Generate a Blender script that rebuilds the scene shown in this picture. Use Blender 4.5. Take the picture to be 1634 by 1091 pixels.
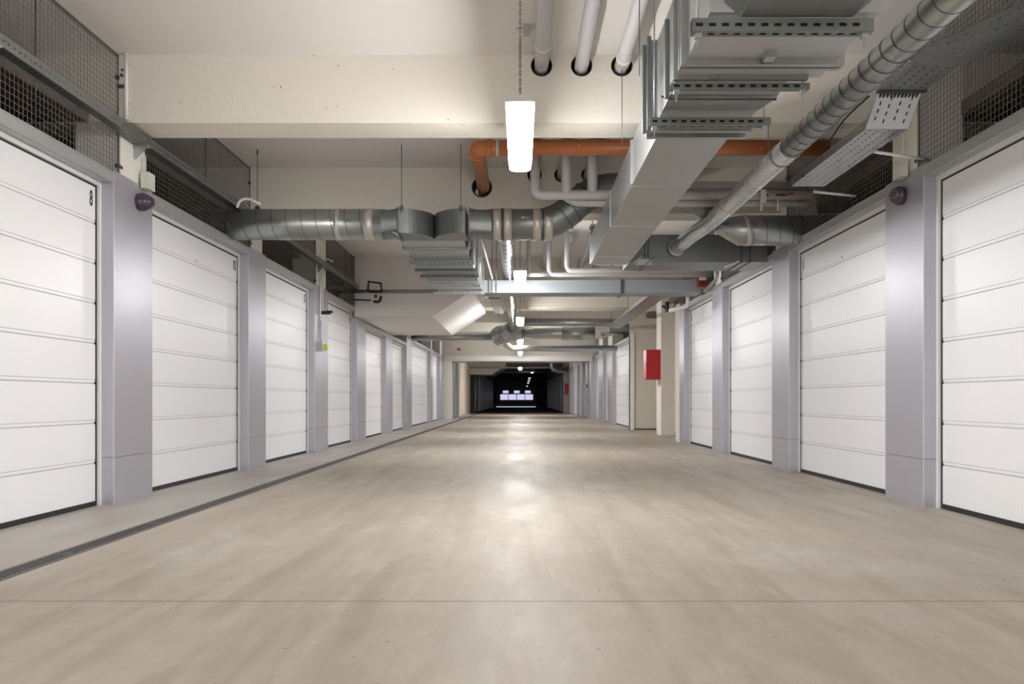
import bpy, math, random
from mathutils import Vector, Matrix
random.seed(4)
S = bpy.context.scene
COL = S.collection
PI = math.pi
for o in list(bpy.data.objects): bpy.data.objects.remove(o)

# ---------------------------------------------------------------- camera, world, exposure
F = 1250.0
cam = bpy.data.objects.new('camera', bpy.data.cameras.new('camera'))
COL.objects.link(cam)
cam.location = (0, 0, 0.8)
cam.rotation_euler = (PI/2, 0, 0)
cam.data.sensor_width = 36.0
cam.data.lens = 36.0*F/1634.0
cam.data.shift_x = -13.0/1634.0
cam.data.shift_y = 91.5/1634.0
cam.data.clip_start = 0.05
cam.data.clip_end = 300
S.camera = cam
w = bpy.data.worlds.new('world'); S.world = w
w.use_nodes = True
w.node_tree.nodes['Background'].inputs[0].default_value = (1.0, 1.0, 1.0, 1)
w.node_tree.nodes['Background'].inputs[1].default_value = 3.4  # daylight fill through an added, unseen opening behind the camera
S.view_settings.view_transform = 'Standard'
S.view_settings.look = 'None'
S.view_settings.gamma = 1
S.view_settings.use_curve_mapping = False
S.view_settings.exposure = 0.0
LAMP = 126.0                       # strength of the fluorescent diffusers
try:
    S.cycles.max_bounces = 10; S.cycles.diffuse_bounces = 6; S.cycles.sample_clamp_indirect = 6
    S.cycles.use_denoising = True
except Exception: pass

# ---------------------------------------------------------------- materials
def mat(name, col, rough=0.6, metal=0.0, emit=None, var=0.0, vscale=8.0, vstretch=(1, 1, 1), bump=0.0, bscale=30.0,
        speck=None, rvar=0.0, spec=0.5):
    m = bpy.data.materials.new(name); m.use_nodes = True
    nt = m.node_tree; N = nt.nodes; L = nt.links
    b = N['Principled BSDF']
    b.inputs['Base Color'].default_value = (*col, 1)
    b.inputs['Roughness'].default_value = rough
    b.inputs['Metallic'].default_value = metal
    b.inputs['Specular IOR Level'].default_value = spec
    if emit:
        b.inputs['Emission Color'].default_value = (*emit[0], 1)
        b.inputs['Emission Strength'].default_value = emit[1]
    geo = N.new('ShaderNodeNewGeometry')
    if var or rvar:
        mp = N.new('ShaderNodeMapping'); mp.inputs['Scale'].default_value = vstretch
        L.new(geo.outputs['Position'], mp.inputs[0])
        nz = N.new('ShaderNodeTexNoise'); nz.inputs['Scale'].default_value = vscale
        nz.inputs['Detail'].default_value = 6
        L.new(mp.outputs[0], nz.inputs['Vector'])
        if var:
            r = N.new('ShaderNodeMapRange')
            r.inputs[1].default_value = 3.4; r.inputs[2].default_value = 0.7
            r.inputs[3].default_value = 1-var; r.inputs[4].default_value = 1+var
            L.new(nz.outputs[0], r.inputs[0])
            mx = N.new('ShaderNodeVectorMath'); mx.operation = 'SCALE'
            mx.inputs[0].default_value = col
            L.new(r.outputs[0], mx.inputs['Scale'])
            out = mx.outputs[0]
            if speck:
                vz = N.new('ShaderNodeTexNoise'); vz.inputs['Scale'].default_value = speck[1]; vz.inputs['Detail'].default_value = 2
                L.new(geo.outputs['Position'], vz.inputs['Vector'])
                cr = N.new('ShaderNodeMapRange')
                cr.inputs[1].default_value = speck[2]; cr.inputs[2].default_value = speck[2]+.03
                L.new(vz.outputs[0], cr.inputs[0])
                mm = N.new('ShaderNodeMixRGB'); mm.inputs[2].default_value = (*speck[0], 1)
                L.new(cr.outputs[0], mm.inputs[0]); L.new(out, mm.inputs[1]); out = mm.outputs[0]
            L.new(out, b.inputs['Base Color'])
        if rvar:
            r2 = N.new('ShaderNodeMapRange')
            r2.inputs[1].default_value = .3; r2.inputs[2].default_value = .7
            r2.inputs[3].default_value = rough-rvar; r2.inputs[4].default_value = rough+rvar
            L.new(nz.outputs[0], r2.inputs[0]); L.new(r2.outputs[0], b.inputs['Roughness'])
    if bump:
        n2 = N.new('ShaderNodeTexNoise'); n2.inputs['Scale'].default_value = bscale; n2.inputs['Detail'].default_value = 5
        L.new(geo.outputs['Position'], n2.inputs['Vector'])
        bp = N.new('ShaderNodeBump'); bp.inputs['Strength'].default_value = bump; bp.inputs['Distance'].default_value = 0.01
        L.new(n2.outputs[0], bp.inputs['Height']); L.new(bp.outputs[0], b.inputs['Normal'])
    return m

M = {}
M['beam'] = mat('cream painted concrete', (.70, .665, .60), .8, var=.07, vscale=2.2, bump=.5, bscale=16, speck=((.25, .2, .14), 26, .735))
M['ceil'] = mat('pale ceiling plaster', (.72, .69, .665), .85, var=.06, vscale=1.3, bump=.15, bscale=60)
M['white'] = mat('white painted concrete', (.78, .76, .71), .7, var=.05, vscale=4, bump=.2, bscale=30)
M['wall'] = mat('beige painted wall', (.62, .585, .52), .75, var=.06, vscale=2, bump=.15, bscale=20)
M['rosy'] = mat('rosy plaster wall', (.72, .62, .54), .75, var=.06, vscale=2)
M['door'] = mat('white coated door steel', (.875, .89, .925), .34, var=.03, vscale=1.6, bump=.04, bscale=90)
M['groove'] = mat('door groove steel', (.62, .62, .64), .6)
M['frame'] = mat('white door frame', (.80, .80, .79), .45)
M['black'] = mat('black rubber', (.02, .02, .022), .6)
M['clad'] = mat('lilac grey satin cladding', (.43, .425, .475), .36, metal=.4, var=.05, vscale=1.1, rvar=.04)
M['edge'] = mat('pale cladding edge', (.60, .60, .64), .35, metal=.3)
M['lintel'] = mat('galvanised lintel steel', (.42, .435, .45), .42, metal=.45, var=.10, vscale=14)
M['galv'] = mat('galvanised sheet steel', (.36, .38, .38), .34, metal=.85, var=.12, vscale=7, rvar=.08, bump=.03, bscale=14)
M['galvd'] = mat('dull galvanised steel', (.205, .22, .22), .42, metal=.8, var=.14, vscale=9, rvar=.06)
M['galvb'] = mat('spangled bright galvanised steel', (.40, .42, .425), .36, metal=.8, var=.16, vscale=45, rvar=.06)
M['wrap'] = mat('crumpled clear film wrap', (.50, .52, .55), .25, metal=.7, var=.2, vscale=18, bump=.4, bscale=40)
M['matte'] = mat('matte blue grey duct steel', (.30, .33, .345), .55, metal=.35, var=.08, vscale=3)
M['tape'] = mat('brushed aluminium tape', (.50, .47, .44), .4, metal=.5, var=.2, vscale=30, vstretch=(1, 1, .2))
M['seam'] = mat('duct seam steel', (.13, .135, .14), .4, metal=.8)
M['wire'] = mat('galvanised wire', (.24, .225, .205), .5, metal=.5)
M['pvc'] = mat('grey plastic pipe', (.50, .49, .505), .42, var=.04, vscale=6)
M['pvcw'] = mat('white plastic pipe', (.78, .77, .77), .4)
M['collar'] = mat('cream pipe collar', (.74, .70, .60), .6)
M['orange'] = mat('terracotta orange drain pipe', (.46, .155, .055), .42, var=.08, vscale=7, speck=((.75, .6, .5), 22, .72))
M['hole'] = mat('dark hole lining', (.03, .022, .02), .8)
M['insul'] = mat('grey pipe lagging', (.46, .44, .43), .55, var=.1, vscale=5)
M['red'] = mat('red enamel', (.52, .012, .018), .3)
M['redm'] = mat('red paint marks', (.24, .02, .02), .55)
M['dome'] = mat('plum metallic plastic', (.10, .075, .105), .28, metal=.5)
M['lens'] = mat('black glass', (.01, .01, .012), .1)
M['box'] = mat('pale junction box plastic', (.64, .66, .58), .5)
M['yellow'] = mat('yellow green plug', (.62, .72, .12), .5)
M['lampon'] = mat('glowing lamp diffuser', (1, 1, 1), .4, emit=((1.0, .98, .965), LAMP))
M['lampfar'] = mat('glowing distant lamp diffuser', (1, 1, 1), .4, emit=((1.0, .97, .93), 7.0))
M['lampglint'] = mat('unlit diffuser with painted glint', (1, 1, 1), .4, emit=((.9, .95, 1), .9))
M['lhouse'] = mat('grey lamp housing', (.60, .59, .57), .5)
M['pane'] = mat('daylit window pane', (.3, .3, .4), .3, emit=((.74, .73, .98), .85))
M['daygap'] = mat('daylight under door', (.5, .5, .5), .5, emit=((.9, .9, 1.0), .8))
M['dark'] = mat('steel with painted shade', (.10, .105, .11), .4, var=.1, vscale=1)  # door colour darkened to stand for the unlit far stretch
M['darkwall'] = mat('green grey wall with painted shade', (.14, .15, .125), .7, var=.1, vscale=1)  # far walls and ceiling, their shade put into the colour
M['darkpost'] = mat('grey post with painted shade', (.36, .36, .38), .35, metal=.4)  # darker post colour, painted shade of the unlit stretch
M['shade_floor'] = mat('dark asphalt', (.045, .045, .045), .8)  # far floor darkened in colour because that stretch is unlit
M['flank'] = mat('bright white flank', (.90, .89, .90), .5)
M['lining'] = mat('dark insulation board', (.11, .098, .085), .8, var=.15, vscale=3)  # garage interior coloured dark in place of its shade
M['portal'] = mat('pale painted steel', (.62, .62, .60), .5)
M['grate'] = mat('dark cast grating', (.18, .17, .17), .45, metal=.6)
M['pit'] = mat('black channel hollow', (.012, .012, .012), .9)
M['text'] = mat('black lettering', (.015, .015, .015), .6)
M['bluep'] = mat('dark blue plate', (.02, .03, .09), .5)

def floor_mat():
    m = bpy.data.materials.new('worn polished concrete'); m.use_nodes = True
    nt = m.node_tree; N = nt.nodes; L = nt.links; b = N['Principled BSDF']
    geo = N.new('ShaderNodeNewGeometry'); P = geo.outputs['Position']
    def noise(sc, st, det=5, rot=0, dist=0):
        mp = N.new('ShaderNodeMapping'); mp.inputs['Scale'].default_value = st
        mp.inputs['Rotation'].default_value = (0, 0, rot)
        L.new(P, mp.inputs[0])
        n = N.new('ShaderNodeTexNoise'); n.inputs['Scale'].default_value = sc; n.inputs['Detail'].default_value = det
        n.inputs['Distortion'].default_value = dist
        L.new(mp.outputs[0], n.inputs['Vector']); return n.outputs[0]
    def rng(s, a, c, lo, hi):
        r = N.new('ShaderNodeMapRange'); r.inputs[1].default_value = a; r.inputs[2].default_value = c
        r.inputs[3].default_value = lo; r.inputs[4].default_value = hi; L.new(s, r.inputs[0]); return r.outputs[0]
    def mix(f, a, c):
        x = N.new('ShaderNodeMixRGB')
        if hasattr(f, 'links') or not isinstance(f, float): L.new(f, x.inputs[0])
        else: x.inputs[0].default_value = f
        for i, s in ((1, a), (2, c)):
            if isinstance(s, tuple): x.inputs[i].default_value = (*s, 1)
            else: L.new(s, x.inputs[i])
        return x.outputs[0]
    base = mix(rng(noise(.55, (1, .55, 1), 6, .3), .36, .64, 0, 1), (.375, .325, .26), (.46, .415, .35))
    base = mix(rng(noise(1.0, (5.5, .35, 1), 5, .12), .50, .70, 0, .55), base, (.265, .215, .16))
    base = mix(rng(noise(1.1, (4.5, .4, 1), 5, -.28, .3), .54, .72, 0, .5), base, (.285, .24, .19))
    base = mix(rng(noise(1.4, (5, .5, 1), 5, .75, .5), .56, .72, 0, .4), base, (.27, .235, .19))
    base = mix(rng(noise(1.0, (1, .8, 1), 7, 0, .6), .56, .68, 0, .5), base, (.53, .50, .46))
    base = mix(rng(noise(3.2, (1.6, .4, 1), 10, .4, .5), .54, .63, 0, .35), base, (.30, .25, .19))
    base = mix(rng(noise(6, (2.2, .3, 1), 9, -.1, .2), .56, .70, 0, .35), base, (.54, .50, .45))
    base = mix(rng(noise(9, (1, .6, 1), 10, .2, .3), .40, .62, 0, .28), base, (.31, .265, .21))
    base = mix(rng(noise(26, (1, 1, 1), 3), .69, .72, 0, .6), base, (.16, .12, .08))
    base = mix(rng(noise(60, (1, .5, 1), 3), .35, .65, 0, .16), base, (.30, .26, .2))
    sep = N.new('ShaderNodeSeparateXYZ'); L.new(P, sep.inputs[0])
    left = rng(sep.outputs[0], -2.40, -2.42, 0, 1)
    grey = mix(rng(noise(2.0, (1, .5, 1), 6), .35, .65, 0, 1), (.365, .335, .295), (.455, .425, .385))
    base = mix(left, base, grey)
    # joints
    def joint(sock, pos, wd):
        s = N.new('ShaderNodeMath'); s.operation = 'SUBTRACT'; L.new(sock, s.inputs[0]); s.inputs[1].default_value = pos
        a = N.new('ShaderNodeMath'); a.operation = 'ABSOLUTE'; L.new(s.outputs[0], a.inputs[0])
        return rng(a.outputs[0], wd, wd*1.8, .85, 0)
    for y in (3.105, 9.2, 15.2, 21.2, 27.2): base = mix(joint(sep.outputs[1], y, .0035), base, (.07, .05, .035))
    L.new(base, b.inputs['Base Color'])
    L.new(rng(noise(1.3, (2.5, .6, 1), 6), .3, .7, .40, .60), b.inputs['Roughness'])
    bp = N.new('ShaderNodeBump'); bp.inputs['Strength'].default_value = .12; bp.inputs['Distance'].default_value = .004
    L.new(noise(45, (1, 1, 1), 4), bp.inputs['Height']); L.new(bp.outputs[0], b.inputs['Normal'])
    return m
M['floor'] = floor_mat()

# ---------------------------------------------------------------- mesh builder
class MB:
    def __init__(s): s.v = []; s.f = []; s.sm = []; s.mi = []
    def add(s, vs, fs, smooth=False, mi=0):
        n = len(s.v); s.v += [tuple(v) for v in vs]
        for f in fs: s.f.append([i+n for i in f]); s.sm.append(smooth); s.mi.append(mi)
        return s
    def box(s, x0, x1, y0, y1, z0, z1, mi=0):
        x0, x1 = min(x0, x1), max(x0, x1); y0, y1 = min(y0, y1), max(y0, y1); z0, z1 = min(z0, z1), max(z0, z1)
        vs = [(x, y, z) for z in (z0, z1) for y in (y0, y1) for x in (x0, x1)]
        return s.add(vs, [(0, 2, 3, 1), (4, 5, 7, 6), (0, 1, 5, 4), (2, 6, 7, 3), (0, 4, 6, 2), (1, 3, 7, 5)], mi=mi)
    def prism(s, poly, axis, a, b, mi=0):
        """poly: 2-D points; axis 'y' -> (x,z); 'z' -> (x,y); 'x' -> (y,z)"""
        def p3(p, t):
            return {'y': (p[0], t, p[1]), 'z': (p[0], p[1], t), 'x': (t, p[0], p[1])}[axis]
        n = len(poly); vs = [p3(p, a) for p in poly]+[p3(p, b) for p in poly]
        fs = [tuple(range(n)), tuple(range(2*n-1, n-1, -1))]+[(i, i+n, (i+1) % n+n, (i+1) % n) for i in range(n)]
        return s.add(vs, fs, mi=mi)
    def tube(s, pts, r, n=16, cap=True, smooth=True, mi=0):
        pts = [Vector(p) for p in pts]; R = r if isinstance(r, (list, tuple)) else [r]*len(pts)
        T = []
        for i in range(len(pts)):
            a = pts[max(i-1, 0)]; c = pts[min(i+1, len(pts)-1)]
            if 0 < i < len(pts)-1:
                t = (pts[i]-pts[i-1]).normalized()+(pts[i+1]-pts[i]).normalized()
            else: t = c-a
            T.append(t.normalized())
        up = Vector((0, 0, 1)) if abs(T[0].z) < .9 else Vector((1, 0, 0))
        nrm = T[0].cross(up).normalized()
        vs = []
        for i, p in enumerate(pts):
            nrm = (nrm-T[i]*nrm.dot(T[i])).normalized(); bi = T[i].cross(nrm)
            for k in range(n):
                a = 2*PI*k/n; vs.append(p+(nrm*math.cos(a)+bi*math.sin(a))*R[i])
        fs = [(i*n+k, i*n+(k+1) % n, (i+1)*n+(k+1) % n, (i+1)*n+k) for i in range(len(pts)-1) for k in range(n)]
        s.add(vs, fs, smooth, mi)
        if cap:
            m0 = len(s.v)-len(vs)
            s.f.append([m0+k for k in range(n)][::-1]); s.sm.append(False); s.mi.append(mi)
            q = m0+(len(pts)-1)*n
            s.f.append([q+k for k in range(n)]); s.sm.append(False); s.mi.append(mi)
        return s
    def helix(s, a, c, r, pitch, wr=.004, seg=20):
        a = Vector(a); c = Vector(c); d = c-a; Ln = d.length; t = d.normalized()
        up = Vector((0, 0, 1)) if abs(t.z) < .9 else Vector((1, 0, 0))
        u = t.cross(up).normalized(); v = t.cross(u)
        k = int(Ln/pitch*seg); pts = []
        for i in range(k+1):
            an = 2*PI*i/seg; pts.append(a+t*(pitch*i/seg)+(u*math.cos(an)+v*math.sin(an))*r)
        return s.tube(pts, wr, 4)
    def lathe(s, prof, org, axis, n=28, mi=0):
        """prof: (t along axis, radius)"""
        t = Vector(axis).normalized(); org = Vector(org)
        up = Vector((0, 0, 1)) if abs(t.z) < .9 else Vector((1, 0, 0))
        u = t.cross(up).normalized(); v = t.cross(u); vs = []
        for (h, r) in prof:
            for k in range(n):
                a = 2*PI*k/n; vs.append(org+t*h+(u*math.cos(a)+v*math.sin(a))*max(r, 1e-4))
        fs = [(i*n+k, i*n+(k+1) % n, (i+1)*n+(k+1) % n, (i+1)*n+k) for i in range(len(prof)-1) for k in range(n)]
        return s.add(vs, fs, True, mi)
    def perf(s, o, u, v, Lu, Lv, holes, t=.0025, mi=0):
        """sheet at o spanned by unit u,v with rectangular holes (u0,u1,v0,v1) listed on a shared grid"""
        o = Vector(o); u = Vector(u); v = Vector(v); nn = u.cross(v).normalized()*t
        us = sorted(set([0, Lu]+[round(h[0], 5) for h in holes]+[round(h[1], 5) for h in holes]))
        vv = sorted(set([0, Lv]+[round(h[2], 5) for h in holes]+[round(h[3], 5) for h in holes]))
        H = set()
        ui = {a: i for i, a in enumerate(us)}; vi = {a: i for i, a in enumerate(vv)}
        for h in holes:
            for i in range(ui[round(h[0], 5)], ui[round(h[1], 5)]):
                for j in range(vi[round(h[2], 5)], vi[round(h[3], 5)]): H.add((i, j))
        W = len(us); vs = []
        for off in (Vector((0, 0, 0)), nn):
            for b_ in vv:
                for a in us: vs.append(o+u*a+v*b_+off)
        q = W*len(vv); fs = []
        for i in range(W-1):
            for j in range(len(vv)-1):
                if (i, j) in H: continue
                f = (j*W+i, j*W+i+1, (j+1)*W+i+1, (j+1)*W+i)
                fs.append(f[::-1]); fs.append(tuple(k+q for k in f))
        for (a, b_) in ((0, 0),):
            fs.append((0, W-1, W-1+q, q)); e = (len(vv)-1)*W
            fs.append((e, e+q, e+W-1+q, e+W-1))
        return s.add(vs, fs, mi=mi)
    def build(s, name, m, parent=None):
        me = bpy.data.meshes.new(name)
        off = Vector(parent.get('_loc', (0, 0, 0))) if parent is not None else Vector((0, 0, 0))
        me.from_pydata([tuple(Vector(v)-off) for v in s.v], [], s.f)
        for k in (m if isinstance(m, list) else [m]): me.materials.append(M[k])
        me.polygons.foreach_set('use_smooth', s.sm); me.polygons.foreach_set('material_index', s.mi)
        me.update()
        o = bpy.data.objects.new(name, me); COL.objects.link(o)
        if parent is not None: o.parent = parent
        o['_loc'] = tuple(off)
        return o

def thing(name, label, cat, loc=(0, 0, 0), group=None):
    o = bpy.data.objects.new(name, None); COL.objects.link(o); o.location = loc; o.empty_display_size = .1
    o['_loc'] = tuple(loc); o['label'] = label; o['category'] = cat
    if group: o['group'] = group
    return o
def tag(o, label, cat, group=None):
    o['label'] = label; o['category'] = cat
    if group: o['group'] = group
    return o
def struct(o): o['kind'] = 'structure'; return o
def fillet(pts, rad, seg=6):
    pts = [Vector(p) for p in pts]; out = [pts[0]]
    for i in range(1, len(pts)-1):
        a, b, c = pts[i-1], pts[i], pts[i+1]
        d1 = (a-b); d2 = (c-b); r = min(rad, d1.length*.49, d2.length*.49)
        p, q = b+d1.normalized()*r, b+d2.normalized()*r
        for k in range(seg+1):
            t = k/seg; out.append(p*(1-t)**2+b*2*t*(1-t)+q*t*t)
    out.append(pts[-1]); return out
def text_part(txt, size, loc, rot, parent, name='door_number', mk='text', sx=.52):
    cu = bpy.data.curves.new(name, 'FONT'); cu.body = txt; cu.size = size; cu.extrude = .0015; cu.offset = .0012
    cu.align_x = 'CENTER'; cu.align_y = 'CENTER'; cu.resolution_u = 6; cu.space_character = 1.1
    t = bpy.data.objects.new('tmp', cu); COL.objects.link(t)
    dg = bpy.context.evaluated_depsgraph_get(); dg.update()
    me = bpy.data.meshes.new_from_object(t.evaluated_get(dg)); me.name = name
    bpy.data.objects.remove(t)
    me.materials.clear(); me.materials.append(M[mk])
    me.transform(Matrix.Diagonal((sx, 1, 1, 1)))
    me.transform(Matrix.Translation(Vector(loc)-Vector(parent['_loc'])) @ rot.to_4x4())
    o = bpy.data.objects.new(name, me); COL.objects.link(o); o.parent = parent
    return o
def bake_bool(o, cutter_mb):
    c = cutter_mb.build('cut', 'hole')
    md = o.modifiers.new('b', 'BOOLEAN'); md.object = c; md.operation = 'DIFFERENCE'; md.solver = 'EXACT'
    dg = bpy.context.evaluated_depsgraph_get(); dg.update()
    me = bpy.data.meshes.new_from_object(o.evaluated_get(dg))
    o.modifiers.clear(); o.data = me; bpy.data.objects.remove(c)

CZ = 3.46                        # ceiling height
BZ = 2.934                       # underside of the beams
LX, RX = -3.085, 2.98            # aisle faces of the pillars
PT = 2.54                        # top of cladding
# ---------------------------------------------------------------- shell
struct(MB().box(-8.5, 8.5, -7, 46.2, -.2, 0).build('floor', 'floor'))
struct(MB().box(-8.5, 8.5, 46.2, 84, -.2, 0).build('floor', 'shade_floor'))
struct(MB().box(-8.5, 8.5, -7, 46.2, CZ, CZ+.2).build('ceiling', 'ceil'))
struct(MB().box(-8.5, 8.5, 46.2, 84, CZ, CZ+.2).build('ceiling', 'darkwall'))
struct(MB().box(-8.7, -8.5, -7, 84, -.2, CZ+.2).build('wall_left', 'wall'))
struct(MB().box(8.5, 8.7, -7, 84, -.2, CZ+.2).build('wall_right', 'wall'))
struct(MB().box(LX-.2, LX-.1, -7, 3.0, 0, PT).build('wall_left', 'white'))
struct(MB().box(RX+.1, RX+.2, -7, 2.85, 0, PT).build('wall_right', 'white'))
for sx in (-1, 1):
    struct(MB().box(sx*3.12, sx*8.5, -7.2, -7, 0, CZ).build('wall_back', 'wall'))  # unseen; keeps the added daylight fill out of the garages
    struct(MB().box(sx*3.12, sx*3.2, -7, 2.9, PT, CZ).build('wall_upper', 'wall'))
    struct(MB().box(sx*3.33, sx*6.4, -7, 31.9, 2.94, 3.05).build('garage_ceiling', 'lining'))
    struct(MB().box(sx*6.4, sx*6.5, -7, 46, 0, CZ).build('garage_wall', 'lining'))
# beams
b1 = struct(MB().box(-8.5, 8.5, 6.05, 6.40, BZ, CZ+.02).build('beam', 'beam'))
PX = (.165, .474, .784)
cut = MB()
for x in PX: cut.tube([(x, 5.9, 3.375), (x, 6.6, 3.375)], .080, 32)
cut.box(1.60, 1.78, 5.9, 6.6, 3.10, 3.24)
bake_bool(b1, cut)
b2 = struct(MB().box(-8.5, 8.5, 9.0, 9.35, BZ, CZ+.02).build('beam', 'beam'))
cut = MB()
for x in PX: cut.tube([(x, 8.9, 3.375), (x, 9.5, 3.375)], .080, 32)
cut.tube([(-.44, 8.9, 3.235), (-.44, 9.5, 3.235)], .115, 32)
cut.box(1.15, 1.9, 8.9, 9.5, 3.06, 3.3)
bake_bool(b2, cut)
for bm_, ya in ((b1, 6.05), (b2, 9.0)):
    for x in PX:
        MB().lathe([(.34, .080), (-.004, .0825), (-.004, .0765), (.34, .0765)], (x, ya, 3.375), (0, 1, 0), 32).build('hole_lining', 'hole', bm_)  # linings added so the pipe holes read dark
MB().lathe([(.34, .115), (-.004, .117), (-.004, .103), (.34, .103)], (-.44, 9.0, 3.235), (0, 1, 0), 32).build('hole_lining', 'hole', b2)
b3 = struct(MB().box(-8.5, 8.5, 14.8, 15.15, BZ, CZ+.02).build('beam', 'beam'))
for y0, y1 in ((18.2, 18.95), (21.4, 21.8), (24.4, 24.8), (27.3, 27.7), (37.0, 37.4), (41.6, 42.0)):
    struct(MB().box(-8.5, 8.5, y0, y1, BZ, CZ+.02).build('beam', 'beam'))
# low soffit with a slanted flank (underside of a stair)
def soffit(y0, y1, zb, nm='ceiling_slab'):
    m = MB().prism([(-3.09, zb), (-1.64, zb), (-.84, zb+.52), (-.84, CZ), (-3.09, CZ)], 'y', y0, y1)
    m.mi[3] = 1                                                # the slanted flank is whiter than the rest
    return struct(m.build(nm, ['ceil', 'flank']))
soffit(14.62, 19.0, 2.352)
soffit(45.4, 49.6, 2.24)
# wall above the far portal, portal frame
struct(MB().box(-8.5, 8.5, 31.9, 32.2, 2.555, CZ+.02).build('wall_cross', 'wall'))
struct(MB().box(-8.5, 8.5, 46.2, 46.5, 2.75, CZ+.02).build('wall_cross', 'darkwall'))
p = struct(MB().box(-3.10, 2.93, 31.55, 31.75, 2.34, 2.556).build('portal_beam', 'portal'))
struct(MB().box(-3.10, 2.93, 31.75, 33.0, 2.34, 2.38).build('portal_beam', 'lintel'))
struct(MB().box(-3.13, -2.79, 31.6, 32.3, 0, 2.34).build('column', 'white'))
struct(MB().box(2.86, 3.04, 31.6, 32.4, 0, 2.34).build('column', 'lintel'))
# recess on the right
struct(MB().box(2.90, 8.5, 20.66, 20.85, 0, CZ).build('wall_right', 'wall'))
struct(MB().box(3.75, 3.90, 15.02, 20.66, 0, CZ).build('wall_right', 'wall'))
struct(MB().box(RX, 3.9, 14.65, 15.02, 0, 2.60).build('wall_right', 'white'))
struct(MB().box(3.15, 3.45, 17.5, 18.1, 0, CZ).build('column', 'white'))
# baseboard line of the recess
struct(MB().box(2.93, 3.75, 20.63, 20.66, 0, .03).build('baseboard_right', 'black'))
# walls past the portal
struct(MB().prism([(-2.89, 37.0), (-2.89, 45.4), (-4, 45.4), (-4, 37.0)], 'z', 0, CZ).build('wall_left', 'rosy'))
struct(MB().box(2.54, 4, 46.0, 46.3, 0, CZ).build('wall_right', 'wall'))
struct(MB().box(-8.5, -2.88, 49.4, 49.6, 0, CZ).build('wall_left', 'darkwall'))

# ---------------------------------------------------------------- pillars
def pillar(side, y0, y1, face=None, top=CZ, mk='clad', plain=False, PT=PT):
    X = face if face is not None else (LX if side < 0 else RX)
    x1 = X+side*.42
    b = MB().box(X, x1, y0, y1, .36, PT)
    o = struct(b.build('pillar', mk))
    MB().box(X, x1, y0, y1, 0, .357).build('kick_plate', mk, o)
    if not plain:
        e = MB()
        e.box(X+side*-.001, X+side*.006, y0-.002, y0+.006, .0, PT).build('edge_strip', 'edge', o)
    if top > PT:
        MB().box(X+side*.012, X+side*.36, y0+.12, y1-.10, PT, top).build('concrete_core', 'white', o)
    return o
LP = [(3.0, 3.6), (5.95, 6.57), (8.9, 9.5), (11.76, 12.58), (14.82, 15.66), (18.06, 18.95), (21.3, 22.3), (27.06, 27.65), (30.1, 31.1)]
RP = [(2.85, 3.45), (5.79, 6.39), (8.68, 9.27), (11.55, 12.15), (14.25, 14.65)]
RP2 = [(25.3, 26.8), (28.2, 29.8), (31.3, 31.6)]
for a, c in LP: pillar(-1, a, c, PT=2.34 if 14 < a < 19 else PT)
for a, c in RP: pillar(1, a, c, top=(CZ if c < 14 else PT))
for a, c in RP2: pillar(1, a, c)

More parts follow.
